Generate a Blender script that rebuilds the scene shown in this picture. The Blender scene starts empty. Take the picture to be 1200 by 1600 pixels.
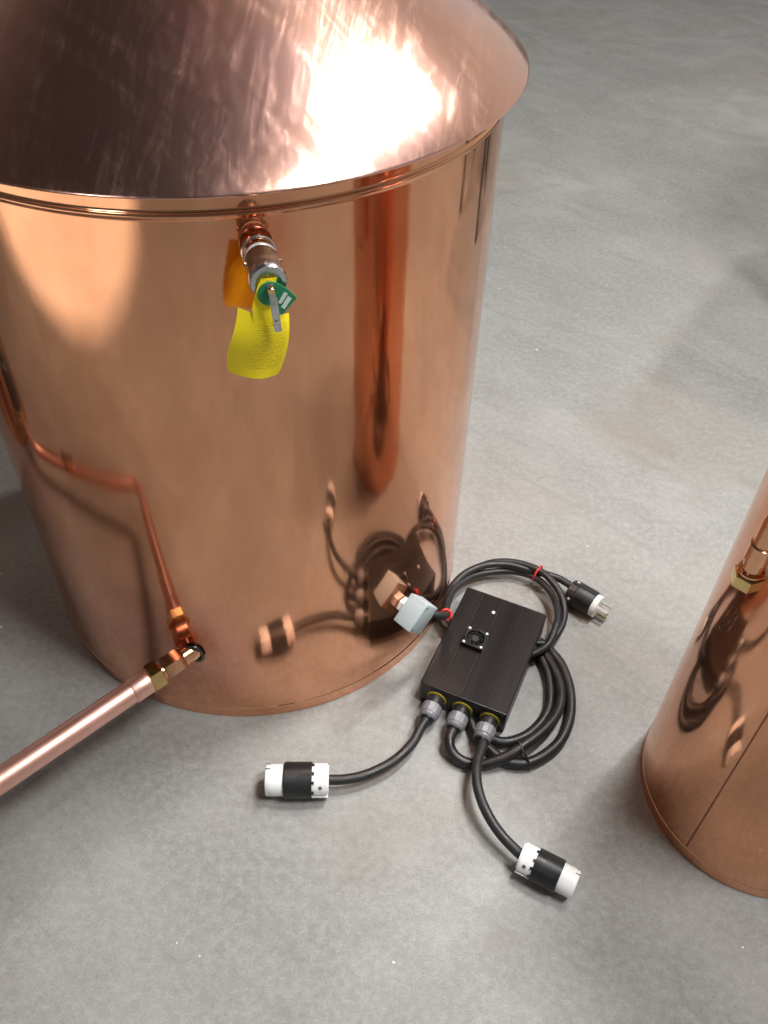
import bpy, bmesh, math, random
from mathutils import Vector, Matrix
random.seed(7)
D = bpy.data
scene = bpy.context.scene
C = scene.collection
R = math.radians

# ------------------------------------------------------------------ camera
CAM_H, PITCH, ROLL = 1.15, 0.79436, 0.03222
cam = D.cameras.new('camera'); co = D.objects.new('camera', cam); C.objects.link(co)
Fw = Vector((0, math.cos(PITCH), -math.sin(PITCH))); Up = Vector((0, math.sin(PITCH), math.cos(PITCH))); Rt = Vector((1, 0, 0))
cr, sr = math.cos(ROLL), math.sin(ROLL)
rt = Rt*cr + Up*sr; up = Up*cr - Rt*sr; bk = -Fw
co.matrix_world = Matrix(((rt.x, up.x, bk.x, 0), (rt.y, up.y, bk.y, 0), (rt.z, up.z, bk.z, CAM_H), (0, 0, 0, 1)))
cam.sensor_fit = 'VERTICAL'; cam.sensor_height = 24.0; cam.lens = 24.0*1384.69/1600.0
cam.clip_start = 0.01; cam.clip_end = 200
scene.camera = co

# ------------------------------------------------------------------ room light (dim surroundings) and lamps
world = D.worlds.new('World'); scene.world = world; world.use_nodes = True
wn = world.node_tree; wn.nodes.clear()
def nd(t, k, **kw):
    n = t.nodes.new(k)
    for a, v in kw.items(): setattr(n, a, v)
    return n
w_out = nd(wn, 'ShaderNodeOutputWorld'); w_bg = nd(wn, 'ShaderNodeBackground')
w_tc = nd(wn, 'ShaderNodeTexCoord'); w_sep = nd(wn, 'ShaderNodeSeparateXYZ')
w_r = nd(wn, 'ShaderNodeValToRGB')                       # by elevation: walls below, dark ceiling above
els = w_r.color_ramp.elements
els[0].position = 0.0; els[0].color = (.42, .405, .375, 1)
els[1].position = 1.0; els[1].color = (.050, .038, .040, 1)
e = els.new(.30); e.color = (.38, .36, .33, 1)
e = els.new(.62); e.color = (.14, .11, .10, 1)
e = els.new(.80); e.color = (.060, .046, .047, 1)
wn.links.new(w_tc.outputs['Generated'], w_sep.inputs[0]); wn.links.new(w_sep.outputs['Z'], w_r.inputs[0])
# brighter side of the hall towards the back right
w_dot = nd(wn, 'ShaderNodeVectorMath', operation='DOT_PRODUCT'); w_dot.inputs[1].default_value = (.62, .78, 0)
w_map = nd(wn, 'ShaderNodeMapRange'); w_map.inputs['From Min'].default_value = -.6; w_map.inputs['From Max'].default_value = 1
w_map.inputs['To Min'].default_value = .46; w_map.inputs['To Max'].default_value = 2.1
wn.links.new(w_tc.outputs['Generated'], w_dot.inputs[0]); wn.links.new(w_dot.outputs['Value'], w_map.inputs['Value'])
w_mul = nd(wn, 'ShaderNodeVectorMath', operation='SCALE')
wn.links.new(w_r.outputs[0], w_mul.inputs[0]); wn.links.new(w_map.outputs[0], w_mul.inputs['Scale'])
wn.links.new(w_mul.outputs[0], w_bg.inputs['Color']); w_bg.inputs['Strength'].default_value = .68
wn.links.new(w_bg.outputs[0], w_out.inputs[0])

def aim(o, pos, target):
    o.location = pos; o.rotation_euler = (Vector(target)-Vector(pos)).to_track_quat('-Z', 'Y').to_euler()
def area(name, pos, target, sx, sy, watts, col):
    l = D.lights.new(name, 'AREA'); l.shape = 'RECTANGLE'; l.size = sx; l.size_y = sy; l.energy = watts; l.color = col
    o = D.objects.new(name, l); C.objects.link(o); aim(o, pos, target); return o
key = area('ceiling_lamp', (.75, 1.18, 2.25), (.75, 1.18, 0), .50, .24, 43, (1.0, .985, .955)); key.rotation_euler = (0, 0, R(40))
far = area('far_ceiling_lamp', (2.42, 2.82, 4.07), (1.4, 2.2, 0), .22, .20, 75, (1.0, .985, .95))
side = area('side_fill_lamp', (1.35, .05, 3.4), (.1, .4, 0), .8, .7, 106, (1.0, .985, .965))  # unseen fill light, added to brighten the floor in front
rear_fill = area('rear_fill_lamp', (-1.7, -1.5, 2.9), (-.3, .6, .3), .6, .4, 9, (1.0, .975, .94))  # unseen fill added behind the camera to light the near faces
pool = D.lights.new('floor_spot', 'SPOT'); pool.energy = 2100; pool.color = (1.0, .92, .80); pool.spot_size = R(38); pool.spot_blend = .08; pool.shadow_soft_size = .1
po = D.objects.new('floor_spot', pool); C.objects.link(po); aim(po, (-1.83, -.76, 3.2), (-1.83, -.76, 0))

scene.view_settings.view_transform = 'Standard'; scene.view_settings.look = 'None'
scene.view_settings.exposure = 0; scene.view_settings.gamma = 1; scene.view_settings.use_curve_mapping = False
scene.render.engine = 'CYCLES'
scene.cycles.use_denoising = True
scene.cycles.max_bounces = 10; scene.cycles.glossy_bounces = 8; scene.cycles.sample_clamp_indirect = 6

# ------------------------------------------------------------------ materials
def mat(name, col, rough=.5, metal=0., spec=.5):
    m = D.materials.new(name); m.use_nodes = True
    b = m.node_tree.nodes['Principled BSDF']
    b.inputs['Base Color'].default_value = (*col, 1); b.inputs['Roughness'].default_value = rough
    b.inputs['Metallic'].default_value = metal; b.inputs['Specular IOR Level'].default_value = spec
    return m
def bsdf(m): return m.node_tree.nodes['Principled BSDF']
def noise(m, scale, detail=4, rough=.55, vec=None, stretch=None, dist=0):
    t = m.node_tree
    n = nd(t, 'ShaderNodeTexNoise'); n.inputs['Scale'].default_value = scale; n.inputs['Detail'].default_value = detail
    n.inputs['Roughness'].default_value = rough; n.inputs['Distortion'].default_value = dist
    if vec is None:
        tc = nd(t, 'ShaderNodeTexCoord'); vec = tc.outputs['Object']
    if stretch:
        mp = nd(t, 'ShaderNodeMapping', vector_type='TEXTURE'); mp.inputs['Scale'].default_value = [1/q for q in stretch[:3]]
        if len(stretch) > 3: mp.inputs['Rotation'].default_value = (0, 0, stretch[3])
        t.links.new(vec, mp.inputs[0]); vec = mp.outputs[0]
    t.links.new(vec, n.inputs['Vector']); return n.outputs['Fac']
def ramp(m, fac, stops):
    t = m.node_tree; r = nd(t, 'ShaderNodeValToRGB'); es = r.color_ramp.elements
    while len(es) < len(stops): es.new(.5)
    for el, (p, c) in zip(es, stops):
        el.position = p; el.color = (*c, 1) if isinstance(c, tuple) else (c, c, c, 1)
    t.links.new(fac, r.inputs[0]); return r.outputs[0]
def rng(m, fac, a, b, lo=0., hi=1.):
    t = m.node_tree; r = nd(t, 'ShaderNodeMapRange'); r.inputs['From Min'].default_value = a; r.inputs['From Max'].default_value = b
    r.inputs['To Min'].default_value = lo; r.inputs['To Max'].default_value = hi
    t.links.new(fac, r.inputs['Value']); return r.outputs[0]
def math_(m, op, a, b):
    t = m.node_tree; n = nd(t, 'ShaderNodeMath', operation=op)
    for i, v in enumerate((a, b)):
        if isinstance(v, (int, float)): n.inputs[i].default_value = v
        else: t.links.new(v, n.inputs[i])
    return n.outputs[0]
def mix(m, fac, a, b, mode='MIX'):
    t = m.node_tree; n = nd(t, 'ShaderNodeMix', data_type='RGBA', blend_type=mode)
    for i, v in ((0, fac), (6, a), (7, b)):
        if isinstance(v, (int, float)): n.inputs[i].default_value = v
        elif isinstance(v, tuple): n.inputs[i].default_value = (*v, 1)
        else: t.links.new(v, n.inputs[i])
    return n.outputs[2]
def bump(m, h, strength, dist, prev=None):
    t = m.node_tree; b = nd(t, 'ShaderNodeBump'); b.inputs['Strength'].default_value = strength; b.inputs['Distance'].default_value = dist
    t.links.new(h, b.inputs['Height'])
    if prev is not None: t.links.new(prev, b.inputs['Normal'])
    return b.outputs[0]
def put(m, sock, out): m.node_tree.links.new(out, bsdf(m).inputs[sock])
def near(m, p, r0, r1):                       # 1 close to point p (object space), 0 beyond
    t = m.node_tree; tc = nd(t, 'ShaderNodeTexCoord'); d = nd(t, 'ShaderNodeVectorMath', operation='DISTANCE')
    d.inputs[1].default_value = p; t.links.new(tc.outputs['Object'], d.inputs[0])
    n = noise(m, 22, 3)
    dd = math_(m, 'ADD', d.outputs['Value'], math_(m, 'MULTIPLY', math_(m, 'SUBTRACT', n, .5), r1*.6))
    return rng(m, dd, r0, r1, 1, 0)

COP = (.84, .422, .245)
def haze_lobe(m, rough, amt):                  # a second, wider gloss lobe: the soft haze of handled metal
    t = m.node_tree; a = bsdf(m); b = nd(t, 'ShaderNodeBsdfPrincipled'); mx = nd(t, 'ShaderNodeMixShader')
    out = next(n for n in t.nodes if n.type == 'OUTPUT_MATERIAL')
    b.inputs['Metallic'].default_value = 1; b.inputs['Roughness'].default_value = rough
    for k in ('Base Color', 'Normal'):
        if a.inputs[k].links: t.links.new(a.inputs[k].links[0].from_socket, b.inputs[k])
        elif k == 'Base Color': b.inputs[k].default_value = a.inputs[k].default_value
    mx.inputs[0].default_value = amt
    t.links.new(a.outputs[0], mx.inputs[1]); t.links.new(b.outputs[0], mx.inputs[2]); t.links.new(mx.outputs[0], out.inputs[0])
def copper(name, rough=(.045, .10), wob=.0009, stains=(), col=COP, tarn=(.62, .285, .165)):
    m = mat(name, col, rough[0], 1.0)
    big = noise(m, 4.5, 5, .6); fine = noise(m, 38, 4, .6)
    c = mix(m, rng(m, big, .42, .72, 0, .55), col, tarn)
    for p, r0, r1, sc, amt in stains:
        c = mix(m, math_(m, 'MULTIPLY', near(m, p, r0, r1), amt), c, sc)
    put(m, 'Base Color', c)
    put(m, 'Roughness', math_(m, 'ADD', rng(m, big, .3, .75, rough[0], rough[1]), rng(m, fine, .5, .8, 0, .03)))
    t = m.node_tree; tc = nd(t, 'ShaderNodeTexCoord'); vo = nd(t, 'ShaderNodeTexVoronoi'); vo.inputs['Scale'].default_value = 26
    t.links.new(tc.outputs['Object'], vo.inputs['Vector']); sc = nd(t, 'ShaderNodeSeparateColor'); t.links.new(vo.outputs['Color'], sc.inputs[0])
    spot = math_(m, 'LESS_THAN', vo.outputs['Distance'], rng(m, sc.outputs[0], .86, 1, 0, .055))
    run = rng(m, noise(m, 16, 5, .65, stretch=(1, 1, .10)), .52, .74, 0, .45)
    smear = rng(m, noise(m, 9, 6, .7, dist=1.2), .50, .72, 0, .5)
    c = mix(m, run, c, tuple(x*.80 for x in tarn)); c = mix(m, smear, c, (.76, .40, .27))
    c = mix(m, math_(m, 'MULTIPLY', spot, .55), c, (.86, .66, .52))
    put(m, 'Base Color', c)
    put(m, 'Roughness', math_(m, 'ADD', math_(m, 'ADD', rng(m, big, .3, .75, rough[0], rough[1]), rng(m, fine, .5, .8, 0, .03)), math_(m, 'ADD', math_(m, 'MULTIPLY', smear, .05), math_(m, 'MULTIPLY', spot, .25))))
    b = bump(m, noise(m, 5.0, 2, .5), 1.0, wob)
    b = bump(m, noise(m, 15, 3, .5), .6, .00022, b)
    b = bump(m, noise(m, 160, 2, .5, stretch=(1, 1, .12)), .25, .00012, b)
    put(m, 'Normal', b)
    haze_lobe(m, .30, .13)
    return m
def lid_copper(name):
    m = mat(name, COP, .12, 1.0); t = m.node_tree
    big = noise(m, 5, 5, .65)
    c = mix(m, rng(m, big, .4, .7, 0, .8), (.80, .46, .34), (.60, .37, .37))
    tc = nd(t, 'ShaderNodeTexCoord')
    sp = nd(t, 'ShaderNodeSeparateXYZ'); t.links.new(tc.outputs['Object'], sp.inputs[0])
    ang = math_(m, 'ARCTAN2', sp.outputs['Y'], sp.outputs['X'])
    ln = nd(t, 'ShaderNodeVectorMath', operation='LENGTH'); fl_ = nd(t, 'ShaderNodeCombineXYZ')
    t.links.new(sp.outputs['X'], fl_.inputs[0]); t.links.new(sp.outputs['Y'], fl_.inputs[1]); t.links.new(fl_.outputs[0], ln.inputs[0])
    pol = nd(t, 'ShaderNodeCombineXYZ'); t.links.new(ang, pol.inputs[0]); t.links.new(ln.outputs['Value'], pol.inputs[1])
    wob_ = noise(m, 7, 3, .6)
    t.links.new(wob_, pol.inputs[2])
    s1 = noise(m, 1, 6, .7, pol.outputs[0], (11, 4, 6))          # streaks running up the cone
    s2 = noise(m, 1, 5, .7, pol.outputs[0], (9, 130, 4))         # short polishing marks round it
    s3 = noise(m, 34, 6, .75, tc.outputs['Object'], (1, .10, .3, R(52)), 1.2)
    s4 = noise(m, 48, 5, .75, tc.outputs['Object'], (1, .09, .3, R(-6)), 1.5)
    sc = math_(m, 'ADD', math_(m, 'MULTIPLY', s4, .6), math_(m, 'MULTIPLY', s3, .4))
    c = mix(m, rng(m, sc, .5, .66, 0, .3), c, (.84, .54, .47))
    put(m, 'Base Color', c)
    put(m, 'Roughness', math_(m, 'ADD', rng(m, big, .3, .75, .08, .16), rng(m, sc, .46, .64, 0, .16)))
    b = bump(m, noise(m, 4, 1, .5), 1.0, .0008)
    b = bump(m, s1, .03, .0003, b); b = bump(m, s2, .35, .00009, b); b = bump(m, s3, .045, .0002, b); b = bump(m, s4, .045, .0002, b)
    put(m, 'Normal', b); haze_lobe(m, .34, .16); return m

def concrete():
    m = mat('concrete', (.3, .3, .29), .5, 0, .45); t = m.node_tree
    a = noise(m, 1.1, 6, .6, dist=.4); b_ = noise(m, 5.5, 7, .65, dist=.6); f_ = noise(m, 90, 5, .7); g = noise(m, 420, 2, .6)
    c = ramp(m, a, [(.30, (.205, .206, .198)), (.52, (.283, .284, .275)), (.72, (.352, .354, .344))])
    c = mix(m, rng(m, b_, .38, .66, 0, .72), c, (.207, .206, .197))
    c = mix(m, rng(m, f_, .42, .66, 0, .5), c, (.376, .378, .366))
    c = mix(m, rng(m, g, .50, .68, 0, .42), c, (.12, .116, .105))
    # trowel streaks across the slab
    st = noise(m, 6, 6, .7, dist=.7, stretch=(.35, 1.3, 1, R(-44)))
    c = mix(m, rng(m, st, .50, .72, 0, .32), c, (.395, .398, .385))
    st2 = noise(m, 9, 6, .72, dist=1.0, stretch=(.3, 1.8, 1, R(-36)))
    c = mix(m, rng(m, st2, .56, .76, 0, .4), c, (.15, .147, .135))
    # brownish stains
    br = noise(m, 2.3, 4, .6, dist=.8)
    c = mix(m, rng(m, br, .52, .72, 0, .5), c, (.225, .192, .15))
    # small pale flecks and dark pits
    tc = nd(t, 'ShaderNodeTexCoord')
    v = nd(t, 'ShaderNodeTexVoronoi', feature='F1'); v.inputs['Scale'].default_value = 30; v.inputs['Randomness'].default_value = 1
    wv = nd(t, 'ShaderNodeVectorMath', operation='ADD'); nz = nd(t, 'ShaderNodeTexNoise'); nz.inputs['Scale'].default_value = 160
    t.links.new(tc.outputs['Object'], nz.inputs['Vector'])
    ws = nd(t, 'ShaderNodeVectorMath', operation='SCALE'); ws.inputs['Scale'].default_value = .006
    t.links.new(nz.outputs['Color'], ws.inputs[0]); t.links.new(tc.outputs['Object'], wv.inputs[0]); t.links.new(ws.outputs[0], wv.inputs[1])
    t.links.new(wv.outputs[0], v.inputs['Vector'])
    sepc = nd(t, 'ShaderNodeSeparateColor'); t.links.new(v.outputs['Color'], sepc.inputs[0])
    size = rng(m, sepc.outputs[0], .80, 1, 0, .085)
    fl = math_(m, 'LESS_THAN', v.outputs['Distance'], size)
    c = mix(m, math_(m, 'MULTIPLY', fl, .85), c, (.70, .70, .67))
    v2 = nd(t, 'ShaderNodeTexVoronoi', feature='F1'); v2.inputs['Scale'].default_value = 17
    t.links.new(wv.outputs[0], v2.inputs['Vector'])
    s2 = nd(t, 'ShaderNodeSeparateColor'); t.links.new(v2.outputs['Color'], s2.inputs[0])
    pit = math_(m, 'LESS_THAN', v2.outputs['Distance'], rng(m, s2.outputs[1], .86, 1, 0, .05))
    c = mix(m, math_(m, 'MULTIPLY', pit, .6), c, (.10, .095, .085))
    put(m, 'Base Color', c)
    put(m, 'Roughness', rng(m, b_, .3, .7, .42, .62))
    bb = bump(m, b_, .25, .002); bb = bump(m, f_, .35, .0006, bb); bb = bump(m, g, .3, .0003, bb)
    put(m, 'Normal', bb); return m

def rubber(name, col=(.022, .022, .023), rough=.5):
    m = mat(name, col, rough, 0, .45)
    n = noise(m, 55, 4, .6)
    put(m, 'Base Color', mix(m, rng(m, n, .4, .75, 0, .6), col, tuple(min(1, x*2.2+.006) for x in col)))
    put(m, 'Roughness', rng(m, n, .3, .7, rough-.1, rough+.12))
    put(m, 'Normal', bump(m, noise(m, 500, 2), .2, .0003)); return m
def plastic(name, col, rough=.35, dirt=(.35, .33, .30), amt=.35):
    m = mat(name, col, rough, 0, .5); n = noise(m, 70, 4, .6)
    put(m, 'Base Color', mix(m, rng(m, n, .55, .75, 0, amt), col, dirt))
    put(m, 'Roughness', rng(m, n, .3, .7, rough-.05, rough+.12))
    put(m, 'Normal', bump(m, noise(m, 220, 3), .15, .0003)); return m
def metal(name, col, rough=.25, scale=60):
    m = mat(name, col, rough, 1.0); n = noise(m, scale, 4, .6)
    put(m, 'Base Color', mix(m, rng(m, n, .4, .75, 0, .5), col, tuple(x*.6 for x in col)))
    put(m, 'Roughness', rng(m, n, .3, .7, rough*.7, rough*1.4))
    put(m, 'Normal', bump(m, noise(m, 300, 3), .15, .0003)); return m

PX, PY, PR, PH = -.2111, 1.0277, .3312, .8126       # big still axis, radius, height of the lid's lower edge
SX, SY, SR, SH = .5289, .6080, .1541, .635           # small still
def radial(az, X=PX, Y=PY, RR=PR):
    a = R(az); c = Vector((math.cos(a), math.sin(a), 0)); T = Vector((-math.sin(a), math.cos(a), 0))
    return Vector((X, Y, 0)) + c*RR, c, T

M_floor = concrete()
drain_pt = Vector((-.2514, .699, .158))
rv_s, rv_c, rv_T = radial(-74)
RED = (.66, .23, .15)
def rel(v, x, y): return (v[0]-x, v[1]-y, v[2])
M_body = copper('polished copper', stains=[
    (rel((-.27, .70, .17), PX, PY), .02, .15, (.60, .27, .24), .65),
    (rel((-.25, .70, .185), PX, PY), .005, .045, (.62, .16, .08), .8),
    (rel((rv_s.x, rv_s.y, .765), PX, PY), .01, .05, (.66, .20, .10), .75)])
M_lid = lid_copper('brushed copper')
M_small = copper('polished copper small still', stains=[(rel((.38, .57, .56), SX, SY), .01, .07, (.66, .20, .10), .7)])
M_pipe = copper('copper pipe', (.40, .52), .0001, col=(.88, .53, .45), tarn=(.78, .44, .37))
M_fit = copper('copper fitting', (.15, .26), .0002, col=(.82, .46, .27), tarn=(.62, .28, .15))
M_solder = metal('dark solder', (.10, .12, .115), .4, 200)
M_brass = metal('brass', (.80, .58, .24), .16)
M_dullbrass = metal('dull bronze', (.42, .30, .20), .38, 120)
M_steel = metal('zinc steel', (.62, .63, .64), .25)
M_chrome = metal('bright steel', (.85, .85, .84), .12)
M_gland = metal('grey gland nut', (.27, .275, .30), .5); bsdf(M_gland).inputs['Metallic'].default_value = .45
M_nickel = metal('nickel screw', (.86, .86, .85), .3); bsdf(M_nickel).inputs['Metallic'].default_value = .35
M_cord = rubber('black cord rubber', (.013, .013, .014), .45); M_cord2 = rubber('thick cord rubber', (.010, .010, .011), .40)
M_black = rubber('black nylon', (.012, .012, .013), .4)
M_white = plastic('white nylon', (.82, .83, .83), .32, (.50, .49, .46), .3)
M_ltgrey = plastic('grey enamel', (.42, .50, .52), .4, (.30, .36, .37), .4)
M_red = plastic('red tie', (.62, .035, .03), .4)
M_yel = plastic('yellow ring', (.42, .34, .03), .5)
M_dullscrew = metal('dull screw', (.45, .45, .44), .35)
M_gold = metal('brass blade', (.86, .62, .22), .14)

def anodised():
    m = mat('black anodised aluminium', (.018, .016, .017), .3, .0, .2); t = m.node_tree
    tc = nd(t, 'ShaderNodeTexCoord')
    mp = nd(t, 'ShaderNodeMapping'); mp.inputs['Rotation'].default_value = (0, 0, R(22.75))
    t.links.new(tc.outputs['Object'], mp.inputs[0])
    n = noise(m, 60, 4, .6, mp.outputs[0], (1, .03, 1))
    band = noise(m, 26, 1, .4, mp.outputs[0], (1, .001, .001))
    c = mix(m, rng(m, band, .4, .6, 0, 1), (.011, .0095, .0095), (.021, .0155, .0145))
    put(m, 'Base Color', mix(m, rng(m, n, .4, .75, 0, .2), c, (.022, .018, .0175)))
    put(m, 'Roughness', math_(m, 'ADD', rng(m, n, .3, .7, .26, .36), rng(m, band, .4, .6, 0, .04)))
    put(m, 'Normal', bump(m, n, .1, .0002)); return m
M_anod = anodised()

def tag_paper():
    m = mat('yellow tag card', (.80, .66, .015), .55, 0, .3); t = m.node_tree
    uv = nd(t, 'ShaderNodeUVMap'); sep = nd(t, 'ShaderNodeSeparateXYZ'); t.links.new(uv.outputs[0], sep.inputs[0])
    row = math_(m, 'FRACT', math_(m, 'MULTIPLY', sep.outputs['Y'], 27.0), 0.)
    line = math_(m, 'MULTIPLY', math_(m, 'GREATER_THAN', row, .38), math_(m, 'LESS_THAN', row, .8))
    wn_ = noise(m, 1, 2, .6, uv.outputs[0], (60, 27, 1))
    words = math_(m, 'GREATER_THAN', wn_, .46)
    edge = math_(m, 'MULTIPLY', rng(m, sep.outputs['X'], .22, .42, 0, 1), math_(m, 'LESS_THAN', sep.outputs['X'], .93))
    vr = math_(m, 'MULTIPLY', math_(m, 'GREATER_THAN', sep.outputs['Y'], .14), math_(m, 'LESS_THAN', sep.outputs['Y'], .88))
    f = math_(m, 'MULTIPLY', math_(m, 'MULTIPLY', line, words), math_(m, 'MULTIPLY', edge, vr))
    c = mix(m, rng(m, noise(m, 90, 4), .4, .75, 0, .4), (.93, .76, .018), (.84, .66, .014))
    put(m, 'Base Color', mix(m, math_(m, 'MULTIPLY', f, .72), c, (.42, .32, .02)))
    put(m, 'Normal', bump(m, math_(m, 'ADD', math_(m, 'MULTIPLY', f, -1.), noise(m, 420, 2)), .5, .0005)); return m
M_tag = tag_paper()
M_green = plastic('green tag plastic', (.012, .20, .085), .4, (.005, .09, .04), .5)
M_cream = plastic('cream card edge', (.90, .78, .20), .6)

# ------------------------------------------------------------------ mesh helpers
def link(name, bm, material, parent=None, off=(0, 0, 0), sharp=32, smooth=True):
    """one mesh object; geometry is given in world coordinates, off is the position of its thing"""
    bmesh.ops.remove_doubles(bm, verts=bm.verts, dist=1e-6)
    bmesh.ops.recalc_face_normals(bm, faces=bm.faces)
    bmesh.ops.translate(bm, vec=-Vector(off), verts=bm.verts)
    me = D.meshes.new(name); bm.to_mesh(me); bm.free()
    if smooth:
        for p in me.polygons: p.use_smooth = True
        me.set_sharp_from_angle(angle=R(sharp))
    me.materials.append(material)
    o = D.objects.new(name, me); C.objects.link(o)
    if parent is not None: o.parent = parent
    else: o.location = off
    return o
def thing(name, label, cat, loc, group=None):
    o = D.objects.new(name, None); C.objects.link(o); o.location = loc; o.empty_display_size = .1
    o['label'] = label; o['category'] = cat
    if group: o['group'] = group
    return o
def frame(p, axis, hint=(0, 0, 1)):
    z = Vector(axis).normalized(); h = Vector(hint)
    if abs(z.dot(h.normalized())) > .98: h = Vector((0, 1, 0))
    x = h.cross(z).normalized(); y = z.cross(x)
    p = Vector(p)
    return Matrix(((x.x, y.x, z.x, p.x), (x.y, y.y, z.y, p.y), (x.z, y.z, z.z, p.z), (0, 0, 0, 1)))
def lathe(bm, prof, M=Matrix(), seg=48, cap0=True, cap1=True, phase=0):
    rings = []
    for r, z in prof:
        if r < 1e-6: rings.append([bm.verts.new(M @ Vector((0, 0, z)))])
        else: rings.append([bm.verts.new(M @ Vector((r*math.cos(2*math.pi*i/seg+phase), r*math.sin(2*math.pi*i/seg+phase), z))) for i in range(seg)])
    for a, b in zip(rings, rings[1:]):
        for i in range(seg):
            j = (i+1) % seg
            if len(a) == 1 and len(b) == 1: continue
            if len(a) == 1: bm.faces.new((a[0], b[i], b[j]))
            elif len(b) == 1: bm.faces.new((a[i], a[j], b[0]))
            else: bm.faces.new((a[i], a[j], b[j], b[i]))
    if cap0 and len(rings[0]) > 1: bm.faces.new(list(reversed(rings[0])))
    if cap1 and len(rings[-1]) > 1: bm.faces.new(rings[-1])
    return bm
def spline(pts, n=10):
    P = [Vector(p) for p in pts]; P = [P[0]*2-P[1]] + P + [P[-1]*2-P[-2]]; out = []
    for i in range(1, len(P)-2):
        for k in range(n):
            t = k/n; a, b, c, d = P[i-1:i+3]
            out.append(.5*((2*b)+(-a+c)*t+(2*a-5*b+4*c-d)*t*t+(-a+3*b-3*c+d)*t**3))
    out.append(P[-2]); return out
def tube(bm, path, r, seg=14, cap=True, closed=False):
    n = len(path); rings = []; up_ = None
    for i, p in enumerate(path):
        if closed: t = (path[(i+1) % n]-path[i-1]).normalized()
        else: t = (path[min(i+1, n-1)]-path[max(i-1, 0)]).normalized()
        if up_ is None:
            up_ = Vector((0, 0, 1)) if abs(t.z) < .9 else Vector((1, 0, 0))
        x = up_.cross(t).normalized(); y = t.cross(x); up_ = y
        rr = r(i/(n-1)) if callable(r) else r
        rings.append([bm.verts.new(p + x*rr*math.cos(2*math.pi*k/seg) + y*rr*math.sin(2*math.pi*k/seg)) for k in range(seg)])
    pairs = list(zip(rings, rings[1:]))
    for a, b in pairs:
        for k in range(seg):
            j = (k+1) % seg; bm.faces.new((a[k], a[j], b[j], b[k]))
    if closed:
        a, b = rings[-1], rings[0]
        best = min(range(seg), key=lambda s: sum((a[k].co-b[(k+s) % seg].co).length for k in range(0, seg, 3)))
        for k in range(seg): bm.faces.new((a[k], a[(k+1) % seg], b[(k+1+best) % seg], b[(k+best) % seg]))
    elif cap: bm.faces.new(list(reversed(rings[0]))); bm.faces.new(rings[-1])
    return bm
def box(bm, M, sx, sy, sz, bev=0, seg=2):
    v = [bm.verts.new(M @ Vector((x*sx/2, y*sy/2, z*sz/2))) for x in (-1, 1) for y in (-1, 1) for z in (-1, 1)]
    fs = [(0, 1, 3, 2), (4, 6, 7, 5), (0, 4, 5, 1), (2, 3, 7, 6), (0, 2, 6, 4), (1, 5, 7, 3)]
    F = [bm.faces.new([v[i] for i in f]) for f in fs]
    if bev:
        ed = list({e for f in F for e in f.edges})
        bmesh.ops.bevel(bm, geom=ed, offset=bev, segments=seg, affect='EDGES', profile=.5)
    return bm
def basis(p, x, y, z):
    x, y, z, p = map(Vector, (x, y, z, p))
    return Matrix(((x.x, y.x, z.x, p.x), (x.y, y.y, z.y, p.y), (x.z, y.z, z.z, p.z), (0, 0, 0, 1)))
def prism(bm, poly, M, th):
    a = [bm.verts.new(M @ Vector((x, y, 0))) for x, y in poly]; b = [bm.verts.new(M @ Vector((x, y, th))) for x, y in poly]
    bm.faces.new(list(reversed(a))); bm.faces.new(b)
    for i in range(len(a)):
        j = (i+1) % len(a); bm.faces.new((a[i], a[j], b[j], b[i]))
    return bm
def hexnut(bm, M, r, z0, z1, ch=.12):
    d = (z1-z0)*ch
    lathe(bm, [(r*.90, z0), (r, z0+d), (r, z1-d), (r*.90, z1)], M, 6)

# ------------------------------------------------------------------ floor
bm = bmesh.new(); v = [bm.verts.new(p) for p in ((-25, -25, 0), (25, -25, 0), (25, 25, 0), (-25, 25, 0))]; bm.faces.new(v)
fl = link('floor', bm, M_floor); fl['kind'] = 'structure'

# ------------------------------------------------------------------ stills
def still_shell(root, X, Y, r, h, zbead, zseam, mb, ml, lid_over, slope, neck_r, neck_h):
    off = root.location
    M = Matrix.Translation((X, Y, 0))
    bead = .0032
    def bd(z, w=bead): return [(r, z-w*1.1), (r+w*.55, z-w*.8), (r+w*.9, z), (r+w*.55, z+w*.8), (r, z+w*1.1)]
    prof = [(r-.004, .0), (r, .0008), (r, .0024), (r, zseam-.0048), (r, zseam-.0036), (r+.0004, zseam-.0018), (r+.0009, zseam-.0004), (r+.0009, zseam+.0004), (r+.0004, zseam+.0012), (r, zseam+.0018), (r, zseam+.0026), (r, zseam+.0036)] + [(r, zseam+.0036+(zbead-.0075-zseam-.0036)*k/12) for k in range(1, 13)] + [(r, zbead-.0055)] + bd(zbead) + [(r, zbead+.0055), (r, zbead+.0075), (r, h-.0005)]
    body = link('body', lathe(bmesh.new(), prof, M, 192, cap0=True, cap1=False), mb, root, off, sharp=75)
    rl = r+lid_over; zt = h + slope*(rl-neck_r)
    lp = [(r-.003, h-.003), (r+.002, h-.0012), (rl-.0018, h-.0012), (rl-.0004, h-.0006), (rl, h+.0002), (rl-.0004, h+.0010), (rl-.0016, h+.0021)]
    for k in range(1, 25):                       # straight cone with a softly rounded shoulder
        f_ = (k/24)**1.6; d_ = (rl-.0016-neck_r)*f_; rr = rl-.0016-d_
        lp.append((rr, h+.0021+(zt-h-.0021)*f_ + .0075*(1-math.exp(-d_/.024))*(1-f_)))
    lp += [(neck_r-.002, zt+.012), (neck_r-.002, zt+neck_h), (0, zt+neck_h)]
    lid = link('lid', lathe(bmesh.new(), lp, M, 192, cap0=False, cap1=False), ml, root, off, sharp=40)
    return body, lid

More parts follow.
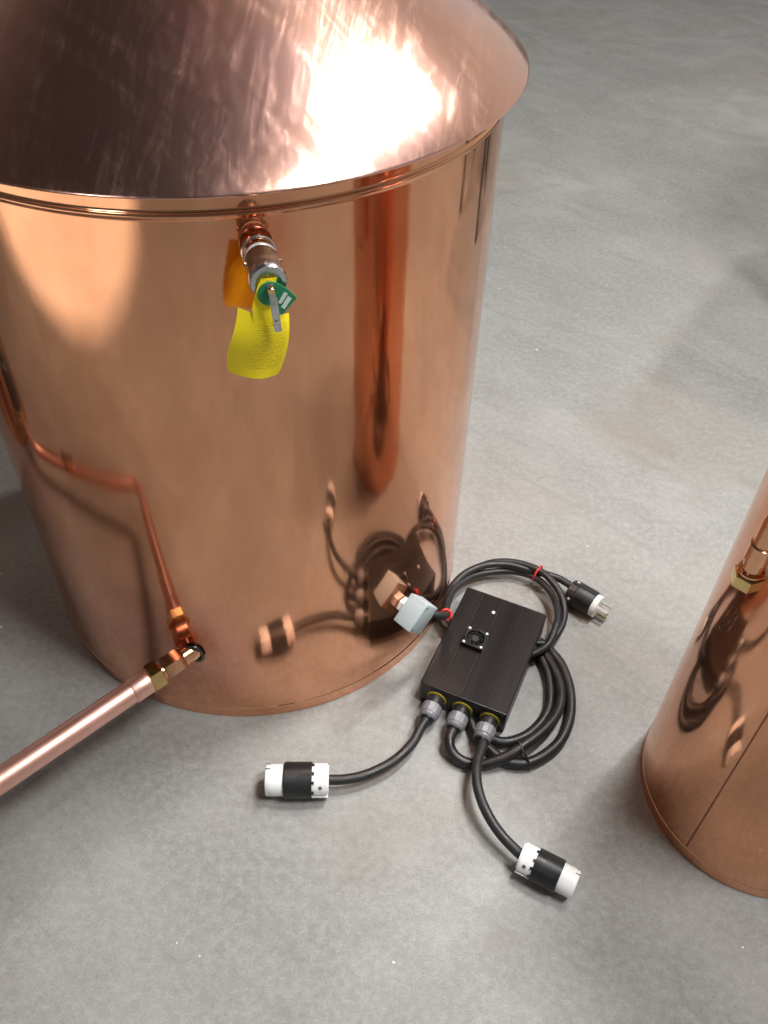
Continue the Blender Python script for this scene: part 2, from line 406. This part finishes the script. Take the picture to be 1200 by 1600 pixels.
big = thing('copper_still', 'large copper still with conical lid and a drain pipe running out to the left', 'still', (PX, PY, 0))
boff = big.location
still_shell(big, PX, PY, PR, PH, .7875, .0225, M_body, M_lid, .0202, .65, .095, .5)

# drain: copper adapter, brass union nut, pipe running out level and round to the left
dd_ = Vector((-.7071, -.7071, 0))
p0 = Vector((-.2500, .7045, .156))
Mf = frame(p0, dd_)
bm = lathe(bmesh.new(), [(.0135, -.006), (.0135, .022), (.0145, .023)], Mf, 40)
hexnut(bm, Mf, .0175, .022, .052)
lathe(bm, [(.0125, .052), (.0125, .056)], Mf, 32)
dr = link('drain_fitting', bm, M_fit, big, boff, 30)
sp, sc_, sT = radial(-97)
bm = bmesh.new(); ringp = []
for i in range(40):
    a = 2*math.pi*i/40; ringp.append(p0 + Vector((0, 0, 1))*.0155*math.sin(a) + dd_.cross(Vector((0, 0, 1)))*.0165*math.cos(a))
for q in ringp:                                     # press the solder fillet on to the pot wall
    v = Vector((q.x-PX, q.y-PY)); s = (PR+.0025)/v.length; q.x, q.y = PX+v.x*s, PY+v.y*s
tube(bm, ringp, lambda t: .0023+.0008*math.sin(37*t)*math.sin(17*t), 10, closed=True)
link('solder_ring', bm, M_solder, dr, boff)
bm = bmesh.new(); hexnut(bm, Mf, .0212, .0565, .0745, .1); link('union_nut', bm, M_brass, dr, boff, 20)
bm = bmesh.new()
lathe(bm, [(.0158, .074), (.0172, .0755), (.0172, .099), (.0166, .1005), (.0150, .1006)], Mf, 40, cap1=False)
e0 = p0 + dd_*.1002; el = p0 + dd_*.362
d2 = Vector((-.75, .66, 0)).normalized()
arc = [el-dd_*.03 + dd_*.03*math.sin(t)+d2*.03*(1-math.cos(t)) for t in [math.pi/2*k/8 for k in range(9)]]
end = [Vector(q) for q in ((-.570, .502, .156), (-.64, .565, .156), (-.715, .655, .156), (-.765, .760, .158), (-.775, .812, .170), (-.775, .835, .205), (-.775, .84, .30), (-.775, .84, .46), (-.785, .848, .50), (-.82, .875, .515), (-1.0, .99, .515))]
tube(bm, [e0, (e0+el)/2] + arc + spline(end, 6), .0156, 22)
dp = link('drain_pipe', bm, M_pipe, big, boff)
Mu = frame((-.700, .636, .156), (-.64, .77, 0))
bm = bmesh.new(); hexnut(bm, Mu, .0225, 0, .018, .1); link('union_nut', bm, M_brass, dp, boff, 20)
link('coupling', lathe(bmesh.new(), [(.0185, .018), (.0195, .020), (.0195, .052), (.0175, .054)], Mu, 32), M_fit, dp, boff)
bm = bmesh.new(); hexnut(bm, Matrix.Translation((-.775, .84, .235)), .0235, 0, .022, .1); link('union_nut', bm, M_brass, dp, boff, 20)
link('coupling', lathe(bmesh.new(), [(.0200, .257), (.0300, .262), (.0300, .34), (.0235, .35), (.0235, .42), (.0185, .424)], Matrix.Translation((-.775, .84, 0)), 32), M_solder, dp, boff)
# heating element housing
gs, gc, gT = radial(-43.5)
gz = .151; gP = Vector((gs.x, gs.y, gz)); Z = Vector((0, 0, 1))
gx = gT*math.cos(R(-140))+Z*math.sin(R(-140)); gy = gT*math.cos(R(-50))+Z*math.sin(R(-50))
Mg = basis(gP + gc*.0285, gx, gy, gc if gx.cross(gy).dot(gc) > 0 else gc)
hb = link('heating_element_box', box(bmesh.new(), Mg, .0462, .0385, .031, .0012), M_ltgrey, big, boff)
bm = bmesh.new(); hexnut(bm, frame(gP, gc), .0125, .001, .0128); link('lock_nut', bm, M_white, hb, boff)
for sx in (-1, 1):
    for sy in (-1, 1):
        bm = lathe(bmesh.new(), [(.0022, 0), (.0022, .0008), (.0012, .0014)], frame(Mg @ Vector((sx*.0185, sy*.0148, .0155)), gc), 12)
        link('cover_screw', bm, M_chrome, hb, boff)
bm = bmesh.new(); re_ = Mg @ Vector((-.006, .0192, .004))
lathe(bm, [(.008, -.001), (.008, .004), (.0065, .0045), (.0065, .009), (.0058, .012)], frame(re_, gy*.9+Vector((.35, .2, .2))), 20)
link('strain_relief', bm, M_black, hb, boff)

# relief valve
rz = .7545; rp = Vector((rv_s.x, rv_s.y, rz)) + rv_T*.001
Mr = frame(rp, rv_c)
bm = lathe(bmesh.new(), [(.0135, -.004), (.0125, .002), (.0112, .005), (.0110, .018)], Mr, 36)
rv = link('relief_valve', bm, M_fit, big, boff)
bm = bmesh.new(); tube(bm, [Mr @ Vector((.0142*math.cos(2*math.pi*i/40), .0142*math.sin(2*math.pi*i/40), .0075)) for i in range(40)], .0017, 10, closed=True)
link('retaining_ring', bm, M_steel, rv, boff)
bm = lathe(bmesh.new(), [(.0128, .0170), (.0143, .0176), (.0143, .0205), (.0136, .0215)], Mr, 36); link('washer', bm, M_nickel, rv, boff)
bm = lathe(bmesh.new(), [(.0132, .0215), (.0146, .0225), (.0148, .040), (.0150, .051)], Mr, 36)
for a in (10, 170):
    lathe(bm, [(.0018, .0), (.0018, .0165), (.001, .0172)], frame(Mr @ Vector((0, 0, .031)), Mr.to_3x3() @ Vector((math.cos(R(a)), math.sin(R(a)), 0))), 10)
link('valve_body', bm, M_dullbrass, rv, boff)
bm = lathe(bmesh.new(), [(.0150, .0505), (.0162, .0513), (.0162, .058), (.0150, .0600), (.0110, .0602), (.0105, .0585), (0, .0585)], Mr, 40); link('valve_collar', bm, M_steel, rv, boff)
bm = lathe(bmesh.new(), [(.0035, .058), (.0035, .073), (.0028, .0745)], Mr, 16)
link('valve_stem', bm, M_brass, rv, boff)
def rpl(t, z, o): return Vector((rv_s.x, rv_s.y, z)) + rv_T*t + rv_c*o
bm = bmesh.new()
a, b, c = rpl(.0005, .7590, .0715), rpl(.0020, .7460, .0735), rpl(.0044, .7150, .0720)
for q0, q1, w in ((a, b, .0058), (b, c, .0066)):
    d_ = (q1-q0).normalized(); n_ = rv_c; s_ = d_.cross(n_).normalized()
    box(bm, basis((q0+q1)/2, s_, d_, s_.cross(d_)), w, (q1-q0).length+.002, .0022, .0006)
d_ = (c-b).normalized(); s_ = d_.cross(rv_c).normalized()
lathe(bm, [(.0022, -.0005), (.0022, .0022), (.0015, .0028)], frame(c-d_*.009, s_.cross(d_)*1.0), 12)
link('test_lever', bm, M_steel, rv, boff)

# tags hanging from the valve
zt = thing('warning_tag', 'yellow printed tag hanging below the relief valve of the large still', 'tag', rpl(-.012, .664, .056))
toff = zt.location
N, K = 16, 26
TL, TR, BR, BL = (-.0265, .7330), (.0172, .7195), (.0046, .6540), (-.0402, .6640)
def outline(u, w):
    l = (TL[0]*(1-w)+BL[0]*w - .0085*math.sin(math.pi*min(1, w*1.0))*w*.9, TL[1]*(1-w)+BL[1]*w)
    r_ = (TR[0]*(1-w)+BR[0]*w + .0035*math.sin(math.pi*w), TR[1]*(1-w)+BR[1]*w)
    x = l[0]*(1-u)+r_[0]*u; z = l[1]*(1-u)+r_[1]*u
    z -= .0014*math.sin(math.pi*u)*(w-.3)
    z -= .0025*math.exp(-((u-.52)/.2)**2)*(1-w)**4          # dip of the top edge under the strap
    o = .056 + .0075*math.sin(math.pi*u) + .004*math.sin(math.pi*w*1.2+.3) - .003*u + .0015*math.sin(5*w+3*u)
    return x, z, o
bm = bmesh.new(); uvl = bm.loops.layers.uv.new('UVMap'); G = [[None]*(K+1) for _ in range(N+1)]; UV = {}
for i in range(N+1):
    for k in range(K+1):
        u, w = i/N, k/K; x, z, o = outline(u, w); v = bm.verts.new(rpl(x, z, o)); G[i][k] = v; UV[v] = (u, 1-w)
for i in range(N):
    for k in range(K):
        f = bm.faces.new((G[i][k], G[i][k+1], G[i+1][k+1], G[i+1][k]))
        for l in f.loops: l[uvl].uv = UV[l.vert]
bmesh.ops.solidify(bm, geom=bm.faces[:], thickness=.0026)
link('card', bm, M_tag, zt, toff, 60)
bm = bmesh.new()
st = [(-.0040, .7180, .0655), (-.0048, .7290, .0650), (-.0052, .7380, .0640), (-.0035, .7460, .0632), (-.0015, .7540, .0618), (.0005, .7598, .0614)]
S = spline([rpl(*q) for q in st], 6)
L_ = [bm.verts.new(p-rv_T*(.0115-.006*i/len(S))) for i, p in enumerate(S)]; R_ = [bm.verts.new(p+rv_T*(.0085-.0005*i/len(S))) for i, p in enumerate(S)]
for i in range(len(S)-1): bm.faces.new((L_[i], L_[i+1], R_[i+1], R_[i]))
bmesh.ops.solidify(bm, geom=bm.faces[:], thickness=.0009)
link('tag_strap', bm, M_tag, zt, toff, 60)

gt = thing('valve_tag', 'small green plastic tag behind the metal lever of the relief valve', 'tag', rpl(.006, .728, .066))
goff = gt.location
gp = []
cx_, cz_, rr_ = .0012, .7478, .0112
for k in range(19):
    a = R(62+ (228-0)*k/18); gp.append((cx_+rr_*math.cos(a), cz_+rr_*math.sin(a)))
gp = gp[:] + [(.0036, .7330), (.0085, .7268), (.0100, .7266), (.0222, .7402), (.0226, .7418), (.0158, .7502)]
Mt = basis(rv_s*1.0+rv_c*.0655+Vector((0, 0, 0)), rv_T, Z, rv_T.cross(Z))
link('disc', prism(bmesh.new(), gp, Mt, .0012), M_green, gt, goff, 25)
bm = bmesh.new(); n0 = rv_T.cross(Z)
Mt2 = basis(rv_s + rv_c*.0655 + n0*.0013, rv_T, Z, n0)
for bar in ([(.0068, .7388), (.0125, .7484), (.0155, .7464), (.0092, .7374)], [(.0089, .7343), (.0154, .7439), (.0185, .7414), (.0119, .7318)]):
    prism(bm, bar, Mt2, .0003)
link('printed_bar', bm, plastic('tag print', (.62, .72, .66), .5, (.08, .30, .18), .75), gt, goff)

# ------------------------------------------------------------------ small still at the right
sm = thing('copper_still', 'small copper still at the right edge with a brass nut and a vertical seam', 'still', (SX, SY, 0))
soff = sm.location
still_shell(sm, SX, SY, SR, SH, SH-.025, .020, M_small, M_lid, .012, .62, .04, .25)
bm = bmesh.new(); a0 = R(-140.6)
c_ = Vector((math.cos(a0), math.sin(a0), 0)); t_ = Vector((-math.sin(a0), math.cos(a0), 0))
box(bm, basis(Vector((SX, SY, .304))+c_*(SR+.0002)+t_*.0, t_, Z, t_.cross(Z)), .0019, .56, .0012)
link('side_seam', bm, metal('dark seam', (.32, .14, .085), .35), sm, soff)
# down-turned outlet with a brass union nut
oc = Vector((-.174, -.042, 0)).normalized(); op = Vector((.355, .566, .500))
bm = bmesh.new()
pe = Vector((op.x, op.y, .572))
arc = [pe + Z*.02*math.sin(t) - oc*.02*(1-math.cos(t)) for t in [math.pi/2*k/8 for k in range(9)]]
tube(bm, [op-Z*.004, op+Z*.04] + arc + [arc[-1]-oc*.03], .0098, 22)
of = link('outlet_pipe', bm, M_fit, sm, soff)
bm = lathe(bmesh.new(), [(.0098, .026), (.0118, .027), (.0118, .047), (.0098, .048)], Matrix.Translation(op), 32); link('coupling', bm, M_fit, of, soff)
bm = lathe(bmesh.new(), [(.0100, .009), (.0128, .0095), (.0128, .0115), (.0100, .012)], Matrix.Translation(op), 32); link('flange', bm, M_fit, of, soff)
bm = bmesh.new(); Mn = Matrix.Translation(op)
lathe(bm, [(.0135, -.009), (.0155, -.0075), (.0155, .0062), (.0138, .0075), (.0112, .0075), (.0108, .002), (.0098, .002)], Mn, 6, cap0=True, cap1=False, phase=.35)
link('union_nut', bm, M_brass, of, soff, 20)

# ------------------------------------------------------------------ controller
A0 = Vector((.0615, .7345, 0)); ux = Vector((.9225, -.386, 0)); uy = Vector((.386, .9225, 0))
BW, BL_, BH = .1332, .1995, .0495
ctl = thing('power_controller', 'black metal controller box with small fan, coiled cords and plugs, on the floor', 'control box', A0+ux*BW/2+uy*BL_/2)
coff = ctl.location
def bp(u, v, z): return A0 + ux*u + uy*v + Z*z
# extruded case: profile across the width, with shallow grooves
top = [(0, BH-.0015), (.0015, BH)]
for g in (.030, .062, .098):
    top += [(g-.0012, BH), (g-.0006, BH-.0002), (g+.0006, BH-.0002), (g+.0012, BH)]
top += [(BW-.0015, BH), (BW, BH-.0015)]
prof = [(0, .0008), ] + top + [(BW, .0335), (BW-.0012, .0325), (BW-.0012, .0315), (BW, .0305), (BW, .0008), (BW-.001, 0), (.001, 0)]
bm = bmesh.new()
fa = [bm.verts.new(bp(x, .002, z)) for x, z in prof]; fb = [bm.verts.new(bp(x, BL_-.002, z)) for x, z in prof]
for i in range(len(prof)):
    j = (i+1) % len(prof); bm.faces.new((fa[i], fa[j], fb[j], fb[i]))
bm.faces.new(fa); bm.faces.new(list(reversed(fb)))
case = link('case', bm, M_anod, ctl, coff, 6)
for v_ in (.001, BL_-.001):
    bm = box(bmesh.new(), basis(bp(BW/2, v_, BH/2+.0002), ux, uy, Z), BW-.001, .0022, BH-.001, .0005)
    ep = link('end_panel', bm, M_black, ctl, coff)
    bm = bmesh.new()
    sgn = -1 if v_ < .1 else 1
    for uu in (.006, BW-.006):
        for zz in (.006, BH-.006):
            bm = lathe(bmesh.new(), [(.0026, 0), (.0024, .0008), (.0010, .0012)], frame(bp(uu, v_+sgn*.0011, zz), uy*sgn), 12)
            link('panel_screw', bm, M_black, ep, coff)
# white pilot screw
bm = lathe(bmesh.new(), [(.0030, 0), (.0029, .0008), (.0018, .0016), (0, .0018)], Matrix.Translation(bp(.0553, .167, BH)), 16)
link('pilot_screw', bm, M_nickel, ctl, coff)
# cooling fan
Fc = bp(.0475, .103, BH); fs = .0335; fh = .0085
Mfan = basis(Fc, ux, uy, Z)
bm = bmesh.new(); n = 48
def sq(a, s):
    c, s_ = math.cos(a), math.sin(a); k = s/2/max(abs(c), abs(s_)); return c*k, s_*k
rows = []
for (kind, rr, z) in (('s', fs, .0002), ('s', fs, fh), ('c', .0140, fh), ('c', .0140, .0012)):
    ring = []
    for i in range(n):
        a = 2*math.pi*(i+.5)/n if False else 2*math.pi*i/n + math.pi/4
        x, y = sq(a, rr) if kind == 's' else (rr*math.cos(a), rr*math.sin(a))
        ring.append(bm.verts.new(Mfan @ Vector((x, y, z))))
    rows.append(ring)
for a, b in zip(rows, rows[1:]):
    for i in range(n): bm.faces.new((a[i], a[(i+1) % n], b[(i+1) % n], b[i]))
bm.faces.new(list(reversed(rows[0])))
M_fan = rubber('fan plastic', (.010, .010, .010), .28)
fan = link('cooling_fan', bm, M_fan, ctl, coff, 30)
bm = lathe(bmesh.new(), [(.0062, .0015), (.0062, .0068), (.0055, .0074), (0, .0075)], Mfan, 28); link('hub', bm, M_black, fan, coff)
for k in range(7):
    a = 2*math.pi*k/7; bm = bmesh.new()
    vs = [bm.verts.new(Mfan @ Vector((r_*math.cos(a+o_), r_*math.sin(a+o_), z_))) for r_, o_, z_ in ((.006, 0, .0062), (.0132, .05, .0066), (.0132, .62, .0030), (.006, .75, .0028))]
    bm.faces.new(vs); bmesh.ops.solidify(bm, geom=bm.faces[:], thickness=.0005)
    link('blade', bm, M_fan, fan, coff)
bm = bmesh.new()
for rr in (.0068, .0105):
    tube(bm, [Mfan @ Vector((rr*math.cos(2*math.pi*i/32), rr*math.sin(2*math.pi*i/32), fh-.0006)) for i in range(32)], .0005, 6, closed=True)
for k in range(4):
    a = math.pi/2*k+.2; tube(bm, [Mfan @ Vector((.004*math.cos(a), .004*math.sin(a), fh-.0006)), Mfan @ Vector((.0142*math.cos(a), .0142*math.sin(a), fh-.0006))], .0006, 6)
link('grille', bm, rubber('grille', (.02, .02, .02), .25), fan, coff)
for sx in (-1, 1):
    for sy in (-1, 1):
        bm = lathe(bmesh.new(), [(.0024, 0), (.0024, .0007), (.0015, .0016), (0, .0018)], Mfan @ Matrix.Translation((sx*.0138, sy*.0138, fh)), 14)
        link('screw', bm, M_nickel, fan, coff)
# cable glands
def gland(u):
    M = frame(bp(u, -.0001, .0245), -uy)
    g_ = link('cable_gland', lathe(bmesh.new(), [(.0130, .002), (.0135, .0150)], M, 36), M_black, ctl, coff)
    link('washer', lathe(bmesh.new(), [(.0140, .0), (.0152, .0004), (.0152, .0024), (.0140, .0028)], M, 36), M_yel, g_, coff)
    bm = lathe(bmesh.new(), [(.0132, .0150), (.0149, .0162), (.0149, .0300), (.0140, .0322)], M, 14)
    lathe(bm, [(.0132, .0322), (.0134, .0350), (.0112, .0378)], M, 28)
    link('clamp_nut', bm, M_gland, g_, coff, 20)
    link('seal', lathe(bmesh.new(), [(.0108, .0374), (.0098, .0400)], M, 24), M_black, g_, coff)
    return M @ Vector((0, 0, .034))
g1, g2, g3 = gland(.0275), gland(.0685), gland(.1110)
def cord(pts, r, m=M_cord, n=10, name='cord'):
    return link(name, tube(bmesh.new(), spline(pts, n), r, 16), m, ctl, coff)
c1 = [g1, (.0625, .672, .0250), (.0500, .6470, .0240), (.0247, .6205, .0220), (-.0104, .5998, .0215), (-.0410, .5905, .0225), (-.0720, .5873, .0245)]
cord(c1, .0070)
c3 = [g3, (.1500, .6460, .0275), (.1395, .6123, .0340), (.1390, .5751, .0370), (.1503, .5411, .0340), (.1696, .5134, .0275), (.1970, .4860, .0245)]
cord(c3, .0070)
cin = [g2, (.1035, .6560, .022), (.1080, .6410, .015), (.1225, .6300, .0105), (.1470, .6260, .0095), (.1785, .6334, .016), (.2062, .6491, .022), (.2415, .6793, .020), (.2666, .7147, .016), (.2745, .7551, .014), (.2668, .7968, .012), (.2470, .8380, .012), (.215, .872, .014)]
cord(cin, .0078, M_cord2)
cout = [(.215, .85, .010), (.2520, .8420, .010), (.2720, .8200, .009), (.2840, .7950, .009), (.2900, .7532, .009), (.2842, .7087, .009), (.2665, .6700, .009), (.2396, .6440, .009), (.2110, .6305, .009), (.1838, .6330, .009), (.1650, .6480, .009), (.1460, .6700, .010), (.135, .705, .012)]
cord(cout, .0080, M_cord2)
cmid = [(.205, .850, .010), (.2380, .8350, .010), (.2545, .8060, .0085), (.2605, .7700, .008), (.2560, .7280, .008), (.2420, .7000, .008), (.2180, .6760, .008), (.1880, .6640, .008), (.1650, .6700, .008), (.150, .700, .010)]
cord(cmid, .0078, M_cord2)
d1 = [re_ + Vector((.003, .003, 0)), (.0870, .7950, .130), (.0960, .8150, .105), (.1010, .8500, .066), (.1070, .8940, .040), (.1214, .9320, .030), (.1531, .9649, .022), (.1916, .9781, .020), (.2294, .9783, .020), (.2598, .9624, .022), (.2790, .9283, .026), (.2834, .8896, .032), (.2765, .8560, .036), (.2600, .8230, .028), (.2280, .806, .022), (.196, .797, .02)]
cord(d1, .0058)
d2_ = [(.1500, .845, .020), (.1180, .852, .020), (.1041, .8836, .020), (.1088, .9194, .025), (.1329, .9572, .030), (.1689, .9795, .032), (.2068, .9840, .032), (.2439, .9759, .030), (.2688, .9720, .026), (.2969, .9623, .024), (.3200, .9440, .0225)]
cord(d2_, .0062)
d3 = [(.235, .835, .018), (.2640, .8350, .018), (.2830, .8562, .019), (.2950, .8849, .022), (.2950, .9150, .028), (.2840, .9430, .033), (.2620, .9690, .036), (.2250, .9870, .034), (.1850, .9890, .030), (.1450, .9720, .024), (.1150, .9400, .02), (.0990, .9000, .02), (.1000, .8650, .02), (.125, .845, .02)]
cord(d3, .0058)
# ties
def tie(c, axis, rx, ry, m, name='cable_tie', r=.0016, flip=Z):
    M = frame(c, axis, flip); bm = bmesh.new()
    tube(bm, [M @ Vector((rx*math.cos(2*math.pi*i/32), ry*math.sin(2*math.pi*i/32), .0006*math.sin(i))) for i in range(32)], r, 8, closed=True)
    return link(name, bm, m, ctl, coff)
t1 = tie((.2590, .9700, .0285), (.75, -.5, -.1), .0145, .0135, M_red); t1['label'] = 'red cable tie round the upper loop of cord'
t2 = tie((.0998, .838, .078), (.15, .7, -.6), .0078, .0078, M_red, r=.0022); t2['label'] = 'red tie beside the grey heating element box'
t3 = tie((.2088, .6400, .0155), (.85, .42, .1), .0092, .0205, M_black, r=.0016, flip=Vector((.15, -.80, -.56))); t3['label'] = 'black tie round the thick lower cords'

def arcsolid(bm, M, r0, r1, a0, a1, z0, z1, n=14):
    sec = []
    for i in range(n+1):
        a = a0+(a1-a0)*i/n; c, s = math.cos(a), math.sin(a)
        sec.append([bm.verts.new(M @ Vector((r*c, r*s, z))) for r, z in ((r0, z0), (r1, z0), (r1, z1), (r0, z1))])
    for a, b in zip(sec, sec[1:]):
        for k in range(4): bm.faces.new((a[k], a[(k+1) % 4], b[(k+1) % 4], b[k]))
    bm.faces.new(sec[0]); bm.faces.new(list(reversed(sec[-1])))
def connector(p0, p1, hint, label, view, side):   # view: angle of the upper side, side: which way round the strap lies
    p0, p1 = Vector(p0), Vector(p1); ax = (p1-p0).normalized(); L = (p1-p0).length; s = L/.0857
    M = frame(p0, ax, hint) @ Matrix.Scale(s, 4)          # local y is the hint side (up), x sideways
    k = link('cord_connector', lathe(bmesh.new(), [(.0205, .0040), (.0205, .0225), (.0236, .0226), (.0244, .0232), (.0244, .0605), (.0238, .0612), (.0236, .0595), (.0236, .0240)], M, 56, cap0=False, cap1=False), M_black, ctl, coff, 40)
    k['label'] = label
    bm = bmesh.new()                                       # two jaw shells of the cable clamp, with a gap between
    arcsolid(bm, M, .0075, .0225, R(view-62), R(view+208), .0022, .0236, 30) if side < 0 else arcsolid(bm, M, .0075, .0225, R(view-208), R(view+62), .0022, .0236, 30)
    arcsolid(bm, M, .0078, .0200, R(view-60), R(view+206), .0000, .0024, 30) if side < 0 else arcsolid(bm, M, .0078, .0200, R(view-206), R(view+60), .0000, .0024, 30)
    q0, q1 = sorted((view+side*72, view+side*140)); arcsolid(bm, M, .0120, .0236, R(q0), R(q1), .0012, .0236, 18)
    link('clamp_jaw', bm, M_white, k, coff, 28)
    for a in (view-50, view-14, view+16, view+52, view+150):
        bm = bmesh.new(); arcsolid(bm, M, .0222, .0247, R(a), R(a+9), .0195, .0240, 3); link('locking_tooth', bm, M_black, k, coff)
    for a in (view-side*-28, view+120):
        bm = lathe(bmesh.new(), [(.0026, 0), (.0026, .0007), (.0012, .0009)], frame(M @ Vector((.0222*math.cos(R(a)), .0222*math.sin(R(a)), .011)), M.to_3x3() @ Vector((math.cos(R(a)), math.sin(R(a)), 0))), 12)
        link('clamp_screw', bm, M_dullscrew, k, coff)
    bm = lathe(bmesh.new(), [(.0205, .058), (.0212, .0605), (.0214, .0760), (.0212, .0842), (.0203, .0857), (0, .0857)], M, 56, cap0=True, cap1=False)
    f = link('contact_face', bm, M_white, k, coff, 30)
    bm = bmesh.new()
    for a in (20, 140, 260): arcsolid(bm, M, .0105, .0123, R(a), R(a+50), .0853, .0860, 8)
    for a in (72, 108): arcsolid(bm, M, .0206, .0216, R(a-2), R(a+2), .079, .0859, 2)
    link('blade_slot', bm, M_black, f, coff)
connector((-.0635, .5873, .0247), (-.1492, .5843, .0247), Vector((0, .55, .83)), 'white and black cord connector at the left end of its cord', 29, -1)
connector((.1905, .4896, .0247), (.2581, .4548, .0247), Vector((.3, .5, .8)), 'white and black cord connector lying nearest the camera', 150, 1)
# plug
pp0, pp1 = Vector((.3105, .9400, .0222)), Vector((.3626, .8990, .0222)); pax = (pp1-pp0).normalized()
Mp = frame(pp0, pax)
prof = [(.0085, -.002), (.0185, 0), (.0205, .0015), (.0205, .013), (.0214, .0145), (.0214, .044), (.0206, .0455), (.0192, .0455)]
pl = link('plug', lathe(bmesh.new(), prof, Mp, 56, cap1=True), M_black, ctl, coff, 30)
bm = bmesh.new()
for a in (20, 75, 130, 200, 250, 310): arcsolid(bm, Mp, .0208, .0222, R(a), R(a+14), .004, .0425, 4)
link('grip_rib', bm, M_black, pl, coff)
link('plug_face', lathe(bmesh.new(), [(.0190, .0450), (.0192, .0535), (.0184, .0545), (0, .0545)], Mp, 48, cap1=False), M_white, pl, coff)
for a in (70, 165):
    bm = lathe(bmesh.new(), [(.0026, 0), (.0024, .0010), (.0012, .0014)], frame(Mp @ Vector((.0216*math.cos(R(a)), .0216*math.sin(R(a)), .009)), Mp.to_3x3() @ Vector((math.cos(R(a)), math.sin(R(a)), 0))), 12)
    link('plug_screw', bm, M_nickel, pl, coff)
for a, m_ in ((150, M_nickel), (30, M_nickel), (270, M_gold)):
    bm = bmesh.new(); arcsolid(bm, Mp, .0098, .0114, R(a-28), R(a+28), .0540, .0725, 8)
    link('blade', bm, m_, pl, coff)

# ------------------------------------------------------------------ neighbours just outside the frame, seen mirrored in the copper
th = thing('copper_still', 'copper still beyond the left edge, mirrored in the side of the big still', 'still', (-1.14, 1.02, 0))
still_shell(th, -1.14, 1.02, .185, .62, .60, .02, copper('polished copper left still'), M_lid, .012, .62, .04, .3)
sl = thing('stand', 'black four legged stand beyond the right edge, mirrored in the big still', 'stand', (1.25, 1.88, 0))
M_stand = rubber('black paint', (.012, .012, .012), .35)
for q in ((.95, 1.80), (1.33, 1.56), (1.56, 1.96), (1.18, 2.2)):
    link('leg', box(bmesh.new(), Matrix.Translation((q[0], q[1], .37)), .035, .035, .74), M_stand, sl, sl.location)
link('top', box(bmesh.new(), Matrix.Translation((1.255, 1.88, .755)) @ Matrix.Rotation(R(-32), 4, 'Z'), .50, .52, .03, .004), M_stand, sl, sl.location)
